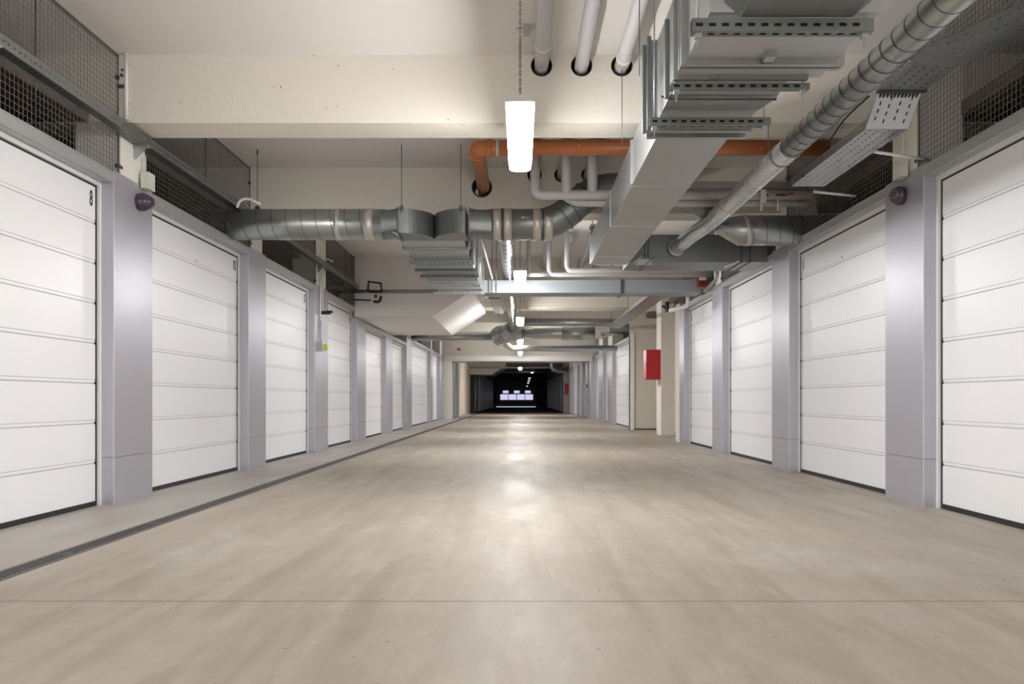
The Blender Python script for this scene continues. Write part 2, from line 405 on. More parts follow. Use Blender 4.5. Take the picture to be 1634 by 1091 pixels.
# ---------------------------------------------------------------- garage doors
def garage_door(side, y0, y1, label, number=None, X=None, mk='door', detail=True, group=None, dz=0.0):
    """opening between two pillars from y0 to y1"""
    X = X if X is not None else (LX if side < 0 else RX)
    s = side
    t = thing('garage_door', label, 'garage door', (X+s*.12, (y0+y1)/2, 0), group)
    # lintel: galvanised channel over the opening
    li = MB().box(X, X+s*.10, y0, y1, 2.447+dz, 2.525+dz)
    if detail: li.box(X-s*.004, X, y0, y1, 2.515+dz, 2.525+dz).box(X+s*.03, X+s*.034, y0, y1, 2.441+dz, 2.447+dz)
    li.build('lintel', 'lintel' if mk == 'door' else 'darkpost', t)
    xf = X+s*.095
    fr = MB().box(xf, xf+s*.03, y0, y1, 2.412+dz, 2.447+dz).box(xf, xf+s*.03, y0, y0+.028, 0, 2.412+dz).box(xf, xf+s*.03, y1-.028, y1, 0, 2.412+dz)
    fr.build('frame', 'frame' if mk == 'door' else 'darkpost', t)
    xg = xf+s*.02
    MB().box(xg, xg+s*.02, y0+.028, y0+.048, 0, 2.412+dz).box(xg, xg+s*.02, y1-.048, y1-.028, 0, 2.412+dz).box(xg, xg+s*.02, y0+.03, y1-.03, 2.398+dz, 2.412+dz).build('side_seal', 'black', t)
    xd = xf+s*.022
    leaf = MB(); a, c = y0+.046, y1-.046
    z = .035; k = 0
    while z < 2.39+dz:
        z1 = min(.02+.3*(k+1)-.0035, 2.40+dz)
        # each section has a fine bead line above its lower edge
        if k > 0:
            leaf.box(xd, xd+s*.04, a, c, z, z+.020); leaf.box(xd+s*.006, xd+s*.04, a, c, z+.020, z+.0245, 1); leaf.box(xd, xd+s*.04, a, c, z+.0245, z1)
        else: leaf.box(xd, xd+s*.04, a, c, z, z1)
        if z1 < 2.39+dz: leaf.box(xd+s*.010, xd+s*.04, a, c, z1, z1+.007, 1)
        z = z1+.007; k += 1
    leaf.build('door_leaf', [mk, 'groove' if mk == 'door' else 'black'], t)
    MB().box(xd-s*.006, xd+s*.04, a, c, .0, .036).build('bottom_seal', 'black', t)
    if detail:
        yh = c if side < 0 else a
        far = c if side < 0 else c
        hg = MB()
        yy = (y1-.05) if side < 0 else (y1-.05)
        for kk in range(1, 8):
            for ye in (a+.004, c-.004):
                hg.box(xd-s*.008, xd, ye-.008, ye+.008, .3*kk+.012, .3*kk+.036)
        hg.build('roller_bracket', 'black', t)
        ym = (y0+y1)/2
        MB().lathe([(0, .007), (.006, .007), (.007, 0)], (xd, ym, 2.17+dz), (-s, 0, 0), 10).build('lock_bolt', 'galvd', t)
    if number:
        txt, yn, zn = number
        # text lies in the door plane and reads from the aisle
        rot = Matrix(((0, 0, -s), (-s*-1 if False else (1 if s < 0 else -1), 0, 0), (0, 1, 0))) if False else None
        ux = Vector((0, 1, 0)) if s < 0 else Vector((0, -1, 0))
        uz = Vector((1, 0, 0)) if s < 0 else Vector((-1, 0, 0))
        rot = Matrix((ux, Vector((0, 0, 1)), uz)).transposed()
        text_part(txt, .165, (xd-s*.001, yn, zn), rot, t)
    return t
names_l = ['white sectional garage door marked 8, nearest on the left side',
 'white sectional garage door marked 10, second on the left, behind the camera dome pillar',
 'white sectional garage door marked 12, third on the left, before the pillar with the hanging socket',
 'narrow-looking white garage door just past the pillar with the yellow plug',
 'white garage door under the low beige soffit on the left, nearer of the two',
 'slim pinkish-white garage door under the far end of the low soffit on the left',
 'extra wide white garage door on the left beyond the low soffit',
 'last white garage door on the left before the grey portal']
nums = ['8', '10', '12', '14', None, None, None, None]
for i in range(8):
    y0, y1 = LP[i][1], LP[i+1][0]
    nb = (nums[i], y1-(.105 if i == 0 else .13), 2.295) if nums[i] else None
    garage_door(-1, y0, y1, names_l[i], nb, detail=i < 6, dz=-.19 if i in (4, 5) else 0.0)
names_r = ['white sectional garage door, nearest on the right side, cut by the frame edge',
 'white sectional garage door, second on the right, between the camera dome pillar and the next',
 'white sectional garage door, third on the right side',
 'white garage door beside the white wall end and red cabinet column, fourth on the right']
numr = [None, '1', None, '3']
for i in range(4):
    y0, y1 = RP[i][1], RP[i+1][0]
    nb = (numr[i], y1-.13 if False else y1-.12, 2.27) if numr[i] else None
    garage_door(1, y0, y1, names_r[i], nb)
garage_door(1, 20.9, 25.3, 'wide white garage door on the right just beyond the beige recess wall')
garage_door(1, 26.8, 28.2, 'narrow white garage door on the right, nearer of two before the portal', detail=False)
garage_door(1, 29.8, 31.3, 'narrow white garage door on the right, last before the portal', detail=False)
struct(MB().box(2.90, 3.0, 20.60, 20.92, 0, 2.55).build('trim_1', 'white'))
# beyond the portal
ly = 32.5
garage_door(-1, 32.7, 34.1, 'small white garage door on the left just through the portal', X=-2.9, detail=False)
pillar(-1, 34.1, 34.7, face=-2.9)
garage_door(-1, 34.7, 36.4, 'second small white garage door on the left through the portal, before the rosy wall', X=-2.9, detail=False)
pillar(-1, 36.4, 37.0, face=-2.9)
ry = 32.6; ord_r = ['first', 'second', 'third', 'fourth', 'fifth']
for i in range(5):
    y0 = ry+i*2.6; X = 2.80-.02*i
    pillar(1, y0, y0+.6, face=X)
    garage_door(1, y0+.6, y0+2.6, '%s small white garage door on the right beyond the portal' % ord_r[i], X=X, detail=False)
tag(MB().box(2.765, 2.80, 32.55, 32.75, 1.28, 1.42).build('wall_switch', 'bluep'), 'tiny dark blue box on grey post right of the portal', 'switch')
# dark unlit stretch
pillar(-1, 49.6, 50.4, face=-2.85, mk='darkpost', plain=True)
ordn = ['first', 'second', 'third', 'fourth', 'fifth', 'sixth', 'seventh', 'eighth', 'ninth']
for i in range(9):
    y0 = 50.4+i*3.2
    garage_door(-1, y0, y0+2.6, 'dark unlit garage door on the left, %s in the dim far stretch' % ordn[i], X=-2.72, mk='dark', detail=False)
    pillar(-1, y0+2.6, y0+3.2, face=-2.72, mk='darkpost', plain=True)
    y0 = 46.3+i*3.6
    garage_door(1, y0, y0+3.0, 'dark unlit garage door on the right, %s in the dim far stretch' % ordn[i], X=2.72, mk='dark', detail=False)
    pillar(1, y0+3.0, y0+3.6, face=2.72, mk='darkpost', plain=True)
# end of the tunnel
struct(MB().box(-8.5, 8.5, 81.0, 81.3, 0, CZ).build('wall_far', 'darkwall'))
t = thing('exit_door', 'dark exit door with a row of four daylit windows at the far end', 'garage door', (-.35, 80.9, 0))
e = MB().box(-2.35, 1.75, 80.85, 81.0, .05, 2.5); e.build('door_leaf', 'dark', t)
for k in range(4):
    x0 = -2.05+k*.86
    MB().box(x0, x0+.79, 80.80, 80.85, .75, 1.32).build('window', 'pane', t)
MB().box(-2.45, 1.6, 80.80, 80.86, 0.0, .06).build('light_gap', 'daygap', t)
for k in range(3):
    x0 = -1.78+k*1.14
    MB().box(x0, x0+.58, 80.80, 80.85, 1.44, 1.70).build('transom_window', 'pane', t)

# ---------------------------------------------------------------- wire mesh panels above the doors
def mesh_panel(side, y0, y1, label, cell=.0425, posts=(), z1=CZ):
    X = (LX if side < 0 else RX)+side*.02
    t = thing('mesh_panel', label, 'wire mesh', (X, (y0+y1)/2, 2.53))
    g = MB(); r = .0014
    n = int((y1-y0)/cell); dy = (y1-y0)/n
    for i in range(n+1):
        y = y0+i*dy; th = r
        wob = random.uniform(-.004, .004)
        g.add([(X-th, y-th, 2.525), (X+th, y-th, 2.525), (X+th, y+th, 2.525), (X-th, y+th, 2.525),
               (X-th, y-th+wob, z1), (X+th, y-th+wob, z1), (X+th, y+th+wob, z1), (X-th, y+th+wob, z1)],
              [(0, 1, 5, 4), (1, 2, 6, 5), (2, 3, 7, 6), (3, 0, 4, 7)])
    m = int((z1-2.53)/cell)
    for j in range(m+1):
        z = 2.535+j*cell; g.box(X-r, X+r, y0, y1, z-r, z+r)
    g.build('wire_grid', 'wire', t)
    rim = MB().box(X-.006, X+.006, y0, y1, z1-.012, z1)
    for yy in (y0, y1): rim.box(X-.005, X+.005, yy-.005, yy+.005, 2.525, z1)
    rim.build('rim_rod', 'galvd', t)
    cl = MB()
    for zz in (3.28, 2.60): cl.box(X-.012, X+.012, y1-.03, y1+.05, zz-.012, zz+.012)
    cl.build('clamp', 'seam', t)
    for yy in posts: MB().tube([(X-side*.012, yy, 2.53), (X-side*.012, yy, z1)], .005, 8).build('tie_rod', 'seam', t)
    return t
ml = ['above the left door marked 8, nearest the camera', 'above the left door marked 10', 'above the left door marked 12, behind the round duct',
      'above the left door past the hanging socket']
for i in range(4):
    y0, y1 = LP[i][1]-.08, LP[i+1][0]+.10
    mesh_panel(-1, y0, y1, 'galvanised wire mesh panel '+ml[i], posts=[[5.0], [7.7], [10.6], [13.9]][i])
for i, nm in ((5, 'above the slim left door at the end of the low soffit'), (6, 'above the extra wide left door'), (7, 'above the last left door before the portal')):
    mesh_panel(-1, LP[i][1] if i > 5 else 19.05, LP[i+1][0], 'dark wire mesh panel '+nm, cell=.06)
mr = ['above the nearest right door', 'above the second right door', 'above the third right door behind the wide duct', 'above the fourth right door']
for i in range(4):
    mesh_panel(1, RP[i][1]-.08, RP[i+1][0]+.10, 'galvanised wire mesh panel '+mr[i])
mesh_panel(1, 20.95, 25.3, 'dark wire mesh panel above the wide right door past the recess', cell=.06)
mesh_panel(1, 26.8, 28.2, 'dark wire mesh panel above the nearer narrow right door', cell=.06)
mesh_panel(1, 29.8, 31.3, 'dark wire mesh panel above the last narrow right door', cell=.06)

# ---------------------------------------------------------------- drain channel
t = thing('floor_drain', 'long dark drain channel with grating along the left side of the floor', 'drain', (-2.35, 20, 0))
MB().box(-2.412, -2.288, -2, 50, .0005, .002).build('pit', 'pit', t)
MB().box(-2.416, -2.406, -2, 50, .0, .005).box(-2.294, -2.286, -2, 50, .0, .004).build('channel_frame', 'grate', t)
y = 2.05; k = 0
while y < 46:
    ln = 1.0; g = MB()
    y1 = y+ln-.012
    g.box(-2.404, -2.397, y, y1, .0025, .005).box(-2.303, -2.296, y, y1, .0025, .005)
    st = .028 if y < 9 else .045
    # diagonal lattice bars
    n = int(ln/st)
    W_ = .10
    hw = .0023 if y < 9 else .006
    for q in range(n):
        for d in (1, -1):
            yb = y+q*st; ya = yb if d > 0 else yb+W_*.5; yc = yb+W_*.5 if d > 0 else yb
            ya = min(ya, y1); yc = min(yc, y1)
            g.add([(-2.40, ya-hw, .0045), (-2.40, ya+hw, .0045), (-2.30, yc+hw, .0045), (-2.30, yc-hw, .0045),
                   (-2.40, ya-hw, .0025), (-2.40, ya+hw, .0025), (-2.30, yc+hw, .0025), (-2.30, yc-hw, .0025)],
                  [(0, 1, 2, 3), (7, 6, 5, 4), (0, 4, 5, 1), (2, 6, 7, 3), (1, 5, 6, 2), (3, 7, 4, 0)])
    g.box(-2.404, -2.296, y, y+.012, .002, .005).box(-2.404, -2.296, y1-.012, y1, .002, .005)
    g.build('grating', 'grate', t)
    y += ln; k += 1

# ---------------------------------------------------------------- hanging lamps
def lamp(y0, y1, label, x=0, zb=2.52, mk='lampon', chain=True, grp='ceiling lamps on the centre line'):
    t = thing('hanging_lamp', label, 'lamp', (x, (y0+y1)/2, zb), grp)
    h = MB(); zt = zb+.065
    # housing: chamfered tray
    prof = [(-.088, zt), (.088, zt), (.088, zt+.012), (.070, zt+.045), (-.070, zt+.045), (-.088, zt+.012)]
    h.prism([(a+x, b) for a, b in prof], 'y', y0, y1); h.build('housing', 'lhouse', t)
    # diffuser: tapered tub with chamfered ends
    rings = []
    for (z, hw, e) in ((zt, .084, 0), (zb+.02, .078, .012), (zb+.004, .066, .035), (zb, .052, .055)):
        a, c = y0+.004+e, y1-.004-e
        ch = .02
        rings.append([(x-hw+ch, a, z), (x+hw-ch, a, z), (x+hw, a+ch, z), (x+hw, c-ch, z), (x+hw-ch, c, z), (x-hw+ch, c, z), (x-hw, c-ch, z), (x-hw, a+ch, z)])
    d = MB(); vs = [v for r in rings for v in r]
    fs = [(i*8+k, i*8+(k+1) % 8, (i+1)*8+(k+1) % 8, (i+1)*8+k) for i in range(3) for k in range(8)]+[tuple(24+k for k in range(8)), tuple(range(7, -1, -1))]
    d.add(vs, fs); d.build('diffuser', mk, t)
    if chain:
        for yy in (y0+.18, y1-.18):
            c = MB(); z = zt+.045; kk = 0
            while z < CZ-.01:
                dx, dy = (.006, 0) if kk % 2 else (0, .006)
                pts = [(x-dx, yy-dy, z), (x-dx, yy-dy, z+.022), (x, yy, z+.030), (x+dx, yy+dy, z+.022), (x+dx, yy+dy, z), (x, yy, z-.008), (x-dx, yy-dy, z)]
                c.tube(pts, .0022, 5, cap=False); z += .027; kk += 1
            c.build('chain', 'galvd', t)
    else:
        MB().tube([(x, y0+.3, zt+.04), (x, y0+.3, CZ)], .006, 6).tube([(x, y1-.3, zt+.04), (x, y1-.3, CZ)], .006, 6).build('suspension', 'galvd', t)
    return t
lamp(4.70, 5.97, 'long glowing lamp on a chain nearest the camera, in front of the first beam')
lamp(10.9, 12.17, 'second glowing lamp along the aisle, in front of the rectangular cross duct')
lamp(17.1, 18.37, 'third glowing lamp along the aisle, below the bright second-row beam', chain=False)
lamp(23.4, 24.67, 'fourth glowing lamp along the aisle, beside the silver duct elbow', chain=False)
lamp(29.3, 30.57, 'fifth glowing lamp, just above the portal beam in front of the end wall', chain=False)
lamp(38.6, 39.9, 'sixth glowing lamp, first one seen through the portal', chain=False, mk='lampon', zb=2.30)
lamp(50.0, 51.3, 'small far lamp right of centre in the dark stretch', x=.78, chain=False, mk='lampfar')
for k, (u, v) in enumerate(((845, 604), (844, 608), (843, 611.5), (841, 616.5))):
    D = (54, 60, 66, 74)[k]  # unlit fixtures; weak emission stands in for their glints
    lamp(D, D+1.2, ['nearest', 'second', 'third', 'farthest'][k]+' of the unlit lamps with painted glints in the dark stretch', x=(u-830)*D/1250, zb=.8+(637-v)*D/1250, chain=False, mk='lampglint')
# same row carried on unseen behind the camera, for even brightness
lamp(-1.6, -.33, 'glowing lamp behind the viewpoint, next one back')
lamp(-7.6, -6.33, 'glowing lamp behind the viewpoint, farther back')

# ---------------------------------------------------------------- round duct across the aisle, left part
def round_duct(name, label, pts, r, pitch=.17, mk='galv', rad=.25, nseg=6, group=None, seams=True, caps=True):
    t = thing(name, label, 'duct', tuple(pts[0]), group)
    MB().tube(fillet(pts, rad, nseg), r, 32).build('duct_shell', mk, t)
    if seams:
        h = MB()
        for a, c in zip(pts[:-1], pts[1:]):
            a = Vector(a); c = Vector(c); d = (c-a)
            if d.length > .5: h.helix(a+d.normalized()*.12, c-d.normalized()*.12, r+.001, pitch, .0035)
        h.build('spiral_seam', 'seam', t)
    return t
def ring(mb, c, axis, r, wd, th=.004, n=32):
    c = Vector(c); a = Vector(axis).normalized()
    mb.lathe([(-wd/2, r), (-wd/2, r+th), (wd/2, r+th), (wd/2, r)], c, a, n); return mb
AY = 8.35; AZ = 2.662; AR = .162
t = round_duct('round_duct', 'round spiral duct crossing high from the left wall to the centre elbows', [(-3.5, AY, AZ), (-1.46, AY, AZ)], AR, .155)
g = MB(); ring(g, (-1.93, AY, AZ), (1, 0, 0), AR, .05); ring(g, (-1.60, AY, AZ), (1, 0, 0), AR, .10); g.build('joint_ring', 'tape', t)
g = MB(); g.tube([(-1.80, AY-AR-.004, AZ+.03), (-1.80, AY-AR-.03, AZ+.03)], .018, 12).box(-1.80, -1.73, AY-AR-.035, AY-AR-.025, AZ+.024, AZ+.036).box(-1.835, -1.765, AY-AR-.006, AY-AR+.02, AZ-.01, AZ+.07); g.build('damper_handle', 'galvd', t)
# two rectangular elbows that turn into the lengthwise duct
t = thing('duct_elbow_pair', 'pair of back-to-back rectangular duct elbows with curved undersides', 'duct', (-.93, 8.3, 2.55))
ZB, ZT = 2.545, 2.80
def elbow(cx, sgn):
    """curved sheet elbow from +/-x to +y; outer wall bulges to the front"""
    R = .36; m = MB(); n = 14; out = []; inn = []
    yf = 8.20
    for k in range(n+1):
        a = (PI/2)*k/n
        out.append((cx-sgn*(R-R*math.sin(a)), yf+R-R*math.cos(a)))
        # outer: from straight (front face) to side next to the centre seam
    poly = out+[(cx, 8.62), (cx-sgn*.35, 8.62), (cx-sgn*.35, yf)]
    m.prism(poly, 'z', ZB, ZT); return m
elbow(-.93, 1).build('left_elbow', 'galvd', t); elbow(-.93, -1).build('right_elbow', 'galvd', t)
def trans(xa, xb, mk='galvd'):
    # square (at xa) to round (at xb)
    n = 32; vs = []
    hy, hz = .20, (ZT-ZB)/2; cy = 8.40; cz = (ZT+ZB)/2
    A = []; B = []
    for k in range(n):
        a = 2*PI*k/n+PI/4; c_, s_ = math.cos(a), math.sin(a); q = max(abs(c_), abs(s_))
        A.append((xa, cy+hy*c_/q, cz+hz*s_/q)); B.append((xb, AY+AR*math.cos(a), AZ+AR*math.sin(a)))
    return MB().add(A+B, [(k, (k+1) % n, n+(k+1) % n, n+k) for k in range(n)], True)
trans(-1.28, -1.46).build('left_transition', 'galvd', t)
trans(-.54, -.30).build('right_transition', 'galvd', t)
g = MB()
for x in (-1.285, -.575, -.535): g.box(x-.006, x+.006, 8.185, 8.60, ZB-.012, ZT+.012)
g.build('flange', 'seam', t)
g = MB()
for x in (-1.24, -.62): g.tube([(x, 8.19, ZT-.05), (x, 8.19, CZ)], .004, 6).box(x-.02, x+.02, 8.17, 8.20, ZT-.02, ZT+.02)
g.build('hanger_rod', 'seam', t)
g = MB(); g.tube([(-1.36, 8.185, ZB+.02), (-1.27, 8.185, ZB-.03)], .010, 6); g.build('seam_flap', 'galvb', t)
# right of the elbows, up and over the big duct
pA = [(-.30, AY, AZ), (.36, AY, AZ), (.80, AY, 3.05), (1.60, AY+.05, 3.05)]
t = round_duct('round_duct', 'round duct right of the twin elbows, bending up over the big rectangular duct', pA, AR, .5, rad=.22, mk='galvd', seams=False)
g = MB()
for x in (-.24, -.13, .18, .30): ring(g, (x, AY, AZ), (1, 0, 0), AR, .085, .005)
g.build('sealing_tape', 'tape', t)
g = MB(); dv = (Vector(pA[2])-Vector(pA[1])).normalized()
for q in (.12, .24, .36, .46): ring(g, Vector(pA[1])+dv*q, dv, AR, .012, .006)
ring(g, (-.185, AY, AZ), (1, 0, 0), AR, .02, .008); ring(g, (.24, AY, AZ), (1, 0, 0), AR, .02, .008)
g.build('segment_seam', 'seam', t)
g = MB(); g.tube([(0.03, AY-AR-.004, AZ+.03), (0.03, AY-AR-.03, AZ+.03)], .018, 12).box(.03, .09, AY-AR-.035, AY-AR-.025, AZ+.024, AZ+.036); g.build('damper_handle', 'galvd', t)
# right end: funnel and spiral duct to the right wall
t = thing('round_duct', 'wide round spiral duct with a funnel entering the right wall mesh', 'duct', (2.4, 8.95, 2.73))
CR = .160; CZ2 = 2.614; CY = 8.42
MB().tube([(1.60, 8.42, 3.05), (1.78, 8.43, 3.0), (1.98, 8.45, 2.86), (2.16, 8.45, 2.70)], [.15, .14, .10, .085], 28).build('funnel', 'galvd', t)
MB().tube([(2.12, CY, CZ2+.05), (2.36, CY, CZ2), (3.4, CY, CZ2)], [.08, CR, CR], 32).build('duct_shell', 'galv', t)
MB().helix((2.46, CY, CZ2), (3.38, CY, CZ2), CR+.001, .14, .0035).build('spiral_seam', 'seam', t)
g = MB(); ring(g, (2.42, CY, CZ2), (1, .0, .15), CR, .05); g.build('sealing_tape', 'tape', t)

# ---------------------------------------------------------------- lengthwise rectangular duct left of the lamps
def slot_rail(m, x0, x1, y, z, h=.045, d=.03, pitch=.05, sl=.026, sh=.010):
    """C rail along x at front y, bottom z: perforated front and bottom"""
    Ln = x1-x0; n = int((Ln-.02)/pitch); hol = []; 
    for i in range(n):
        a = .015+i*pitch; hol.append((a, a+sl, h*.5-sh/2, h*.5+sh/2))
    m.perf((x0, y, z), (1, 0, 0), (0, 0, 1), Ln, h, hol)
    m.perf((x0, y, z), (1, 0, 0), (0, 1, 0), Ln, d, [(a, b, d*.35, d*.65) for a, b, _, _ in hol])
    m.box(x0, x1, y, y+d, z+h-.002, z+h)
    m.box(x0+.002, x1-.002, y+.006, y+d, z+.008, z+h-.003, 1)  # black block standing for the shade inside the rail
    return m
def frame_ring(m, x0, x1, y, z0, z1, w=.03, d=.03):
    m.box(x0-w, x1+w, y, y+d, z0-w, z0); m.box(x0-w, x1+w, y, y+d, z1, z1+w)
    m.box(x0-w, x0, y, y+d, z0, z1); m.box(x1, x1+w, y, y+d, z0, z1); return m
t = thing('rectangular_duct', 'flat rectangular duct running away left of the lamps, with many flanges and slotted rails', 'duct', (-.97, 10.5, 2.54))
X0, X1 = -1.33, -.62
MB().box(X0, X1, 8.62, 13.0, 2.545, 2.86).build('duct_shell', 'galvb', t)
for y in (9.0, 9.66, 9.95, 10.9, 11.5, 12.2):
    g = frame_ring(MB(), X0, X1, y, 2.545, 2.86, .022, .022); frame_ring(g, X0, X1, y+.03, 2.545, 2.86, .022, .01)
    g.build('flange', 'galvd' if y < 10.5 else 'galvb', t)
t0 = t
ys = (9.72, 10.25, 10.78, 11.45, 12.45)
for i, y in enumerate(ys):
    z = 2.475
    m = slot_rail(MB(), X0-.05, X1+.05, y, z, .04, .04)
    q = m.build('support_rail', ['galvd' if i < 3 else 'galvb', 'pit'], t)
    g = MB()
    for x in (X0-.035, X1+.035): g.tube([(x, y+.02, z-.05), (x, y+.02, CZ)], .004, 6); g.box(x-.01, x+.01, y+.008, y+.032, z-.014, z)
    g.build('threaded_rod', 'galvb', q)
g = MB()
for y in (8.98, 9.6, 10.7, 11.6, 12.4): g.box(X1+.022, X1+.05, y, y+.05, 2.53, 2.98)
g.build('side_bracket', 'galvb', t)
tag(MB().tube([(-.60, 9.9, 2.87), (-.50, 9.95, 2.86), (-.44, 12.3, 2.70), (-.46, 12.55, 2.705)], .012, 8).build('cable', 'pvcw'), 'thin white cable drooping beside the flanged left duct', 'cable')
# cross duct
t = thing('rectangular_duct', 'long grey rectangular duct crossing behind the second lamp', 'duct', (1.1, 12.7, 2.5))
MB().box(-.62, 2.90, 12.5, 12.98, 2.50, 2.70).build('duct_shell', 'matte', t)
g = MB()
for x in (-.50, 1.62, 1.64): frame = g.box(x-.01, x+.01, 12.485, 12.99, 2.485, 2.715)
g.build('flange', 'seam', t)
g = MB()
for x in (-.45, -.38, 1.60): g.tube([(x, 12.48, 2.47), (x, 12.48, CZ)], .005, 6)
g.build('hanger_rod', 'galvd', t)

# ---------------------------------------------------------------- big rectangular duct on the right
t = thing('rectangular_duct', 'big stepped galvanised rectangular duct running away right of the near lamp', 'duct', (1.1, 6, 2.45))
HB = 2.45
MB().box(.86, 1.315, 4.86, 9.10, HB, HB+.33).prism([(9.10, HB), (9.10, HB+.33), (9.72, HB+.33), (9.72, HB+.02), (9.45, HB)], 'x', .86, 1.315).build('narrow_section', 'galvb', t)
MB().prism([(.815, 3.97), (1.375, 3.97), (1.405, 4.30), (1.35, 4.5), (1.36, 4.86), (.815, 4.86)], 'z', HB, HB+.48).build('reducer_section', 'galv', t)
MB().box(.80, 1.52, 3.30, 3.97, HB-.02, HB+.60).build('wide_section', 'lintel', t)
MB().prism([(.86, HB+.02), (.86, HB+.64), (1.47, HB+.64), (1.47, HB+.02), (1.40, HB-.04), (.93, HB-.04)], 'y', 1.0, 3.30).build('near_section', 'galvd', t)
g = MB()
frame_ring(g, .80, 1.52, 3.74, HB-.02, HB+.60, .03, .035); frame_ring(g, .80, 1.52, 3.79, HB-.02, HB+.60, .03, .03)
frame_ring(g, .815, 1.40, 3.93, HB, HB+.50, .045, .03); frame_ring(g, .815, 1.40, 4.00, HB, HB+.5, .02, .02)
frame_ring(g, .815, 1.36, 4.72, HB, HB+.48, .035, .03); frame_ring(g, .815, 1.36, 4.83, HB, HB+.48, .035, .035)
g.build('flange', 'galv', t)
g = MB(); frame_ring(g, .86, 1.315, 6.05, HB, HB+.33, .006, .03); frame_ring(g, .86, 1.315, 7.45, HB, HB+.33, .005, .012); frame_ring(g, .86, 1.315, 9.08, HB, HB+.33, .006, .02)
g.box(.845, .86, 6.0, 6.03, HB, HB+.34); g.build('joint_strip', 'galvb', t)
g = MB().tube([(.83, 4.28, HB-.012), (1.40, 4.28, HB-.012)], .006, 6); g.tube([(.77, 4.28, HB+.005), (.83, 4.28, HB-.012)], .006, 6); g.build('tension_rod', 'seam', t)
MB().box(1.15, 1.20, 3.66, 3.72, HB-.05, HB-.01).build('clip', 'galvb', t)
for i, (y, x0, x1, z, h, d) in enumerate(((3.30, .725, 1.49, HB-.10, .055, .05), (3.95, .76, 1.46, HB-.085, .03, .035), (4.50, .745, 1.44, HB-.075, .045, .05))):
    m = slot_rail(MB(), x0, x1, y, z, h, d, .055, .030, .014)
    q = m.build('support_rail', ['galvd', 'pit'], t)
    g = MB()
    for x in (x0+.03, x1-.03):
        g.tube([(x, y+d/2, z-.06), (x, y+d/2, CZ)], .004, 8); g.box(x-.014, x+.014, y+d/2-.014, y+d/2+.014, z-.02, z)
    g.build('threaded_rod', 'galvb', q)
g = MB()
for (x, y, za, zb) in ((.775, 4.12, 2.39, 2.80), (.755, 4.75, 2.42, 2.95), (.775, 4.70, 2.42, 2.98)): g.box(x-.012, x+.012, y, y+.03, za, zb)
g.build('side_upright', 'galvd', t)
g = MB()
for x, y in ((.70, 4.6), (1.55, 6.0), (.78, 6.0)): g.tube([(x, y, HB+.25), (x, y, CZ)], .003, 6)
g.build('hanger_rod', 'seam', t)
# second cross duct into the right wall
t = thing('rectangular_duct', 'dark flat duct joining the big right duct to the right wall', 'duct', (2.2, 9.7, 2.45))
MB().box(1.315, 2.975, 9.42, 10.05, HB, HB+.33).build('duct_shell', 'galvd', t)
g = MB()
for x in (1.5, 1.54, 2.66, 2.76): g.box(x-.006, x+.006, 9.40, 10.06, HB-.01, HB+.345)
g.build('flange', 'seam', t)
g = MB().box(1.40, 1.58, 9.39, 9.41, HB-.04, HB+.03); g.tube([(1.36, 9.37, HB-.01), (1.50, 9.37, HB+.09)], .012, 8).tube([(1.50, 9.36, HB-.045), (1.62, 9.36, HB+.045)], .012, 8); g.build('corner_clip', 'galvb', t)
g = MB().tube([(2.62, 9.38, HB+.0), (2.50, 9.6, HB-.03)], .012, 6); g.build('prop', 'pvcw', t)

# ---------------------------------------------------------------- slanting-looking spiral duct, right
t = thing('round_duct', 'slim shiny spiral duct running from the top right down to the dark cross duct', 'duct', (2.06, 6, 2.7))
GX, GZ, GR = 2.042, 2.70, .087
MB().tube([(GX, 2.2, GZ), (GX, 5.9, GZ)], GR, 32).build('bare_section', 'galv', t)
MB().tube(fillet([(GX, 5.9, GZ), (GX, 8.33, GZ-.005), (1.93, 8.80, 2.645), (1.86, 9.40, 2.60)], .22), [GR*.99]*16, 32).build('wrapped_section', 'wrap', t)
MB().helix((GX, 2.3, GZ), (GX, 5.9, GZ), GR+.001, .135, .003).build('spiral_seam', 'seam', t)
MB().helix((GX, 5.9, GZ), (GX, 8.2, GZ), GR+.001, .11, .003).build('wrapped_seam', 'pvcw', t)
g = MB(); ring(g, (GX, 7.62, GZ), (0, 1, .1), GR, .05); ring(g, (1.865, 9.34, 2.607), (.1, -1, .1), GR, .03, .01); g.build('joint_ring', 'tape', t)
g = MB()
for y in (6.1,): g.tube([(GX-.11, y, GZ-.02), (GX-.11, y, CZ)], .004, 6); ring(g, (GX, y, GZ), (0, 1, 0), GR, .02, .008)
g.build('pipe_hanger', 'galvd', t)

# ---------------------------------------------------------------- pipes
for i, x in enumerate(PX):
    nm = ['left', 'middle', 'right'][i]
    t = thing('drain_pipe', '%s of three grey pipes running under the ceiling through the first beam' % nm, 'pipe', (x, 4, 3.375), 'grey pipes through the beams')
    MB().tube([(x, 1.5, 3.375), (x, 9.7, 3.375)], .054, 24).build('pipe', 'pvc', t)
    g = MB(); ring(g, (x, [5.7, 6.3, 5.9][i], 3.375), (0, 1, 0), .054, .05, .005, 24); g.build('collar', 'collar', t)
    g = MB(); g.tube([(x, 5.75, 3.375), (x, 5.97, 3.375)], .056, 24) if i != 1 else g.box(x-.05, x+.05, 3.0, 3.02, 3.42, 3.46); g.build('socket', 'pvc', t)
t = thing('orange_pipe', 'orange drain pipe with an elbow turning into the second beam', 'pipe', (-.4, 7.6, 3.235))
OY = 7.6
MB().tube(fillet([(-.42, 9.2, 3.235), (-.42, OY, 3.235), (-.1, OY, 3.235)], .06, 5), .074, 28).build('elbow', 'orange', t)
MB().tube([(-.12, OY, 3.24), (2.98, OY, 3.24)], .073, 28).build('pipe', 'orange', t)
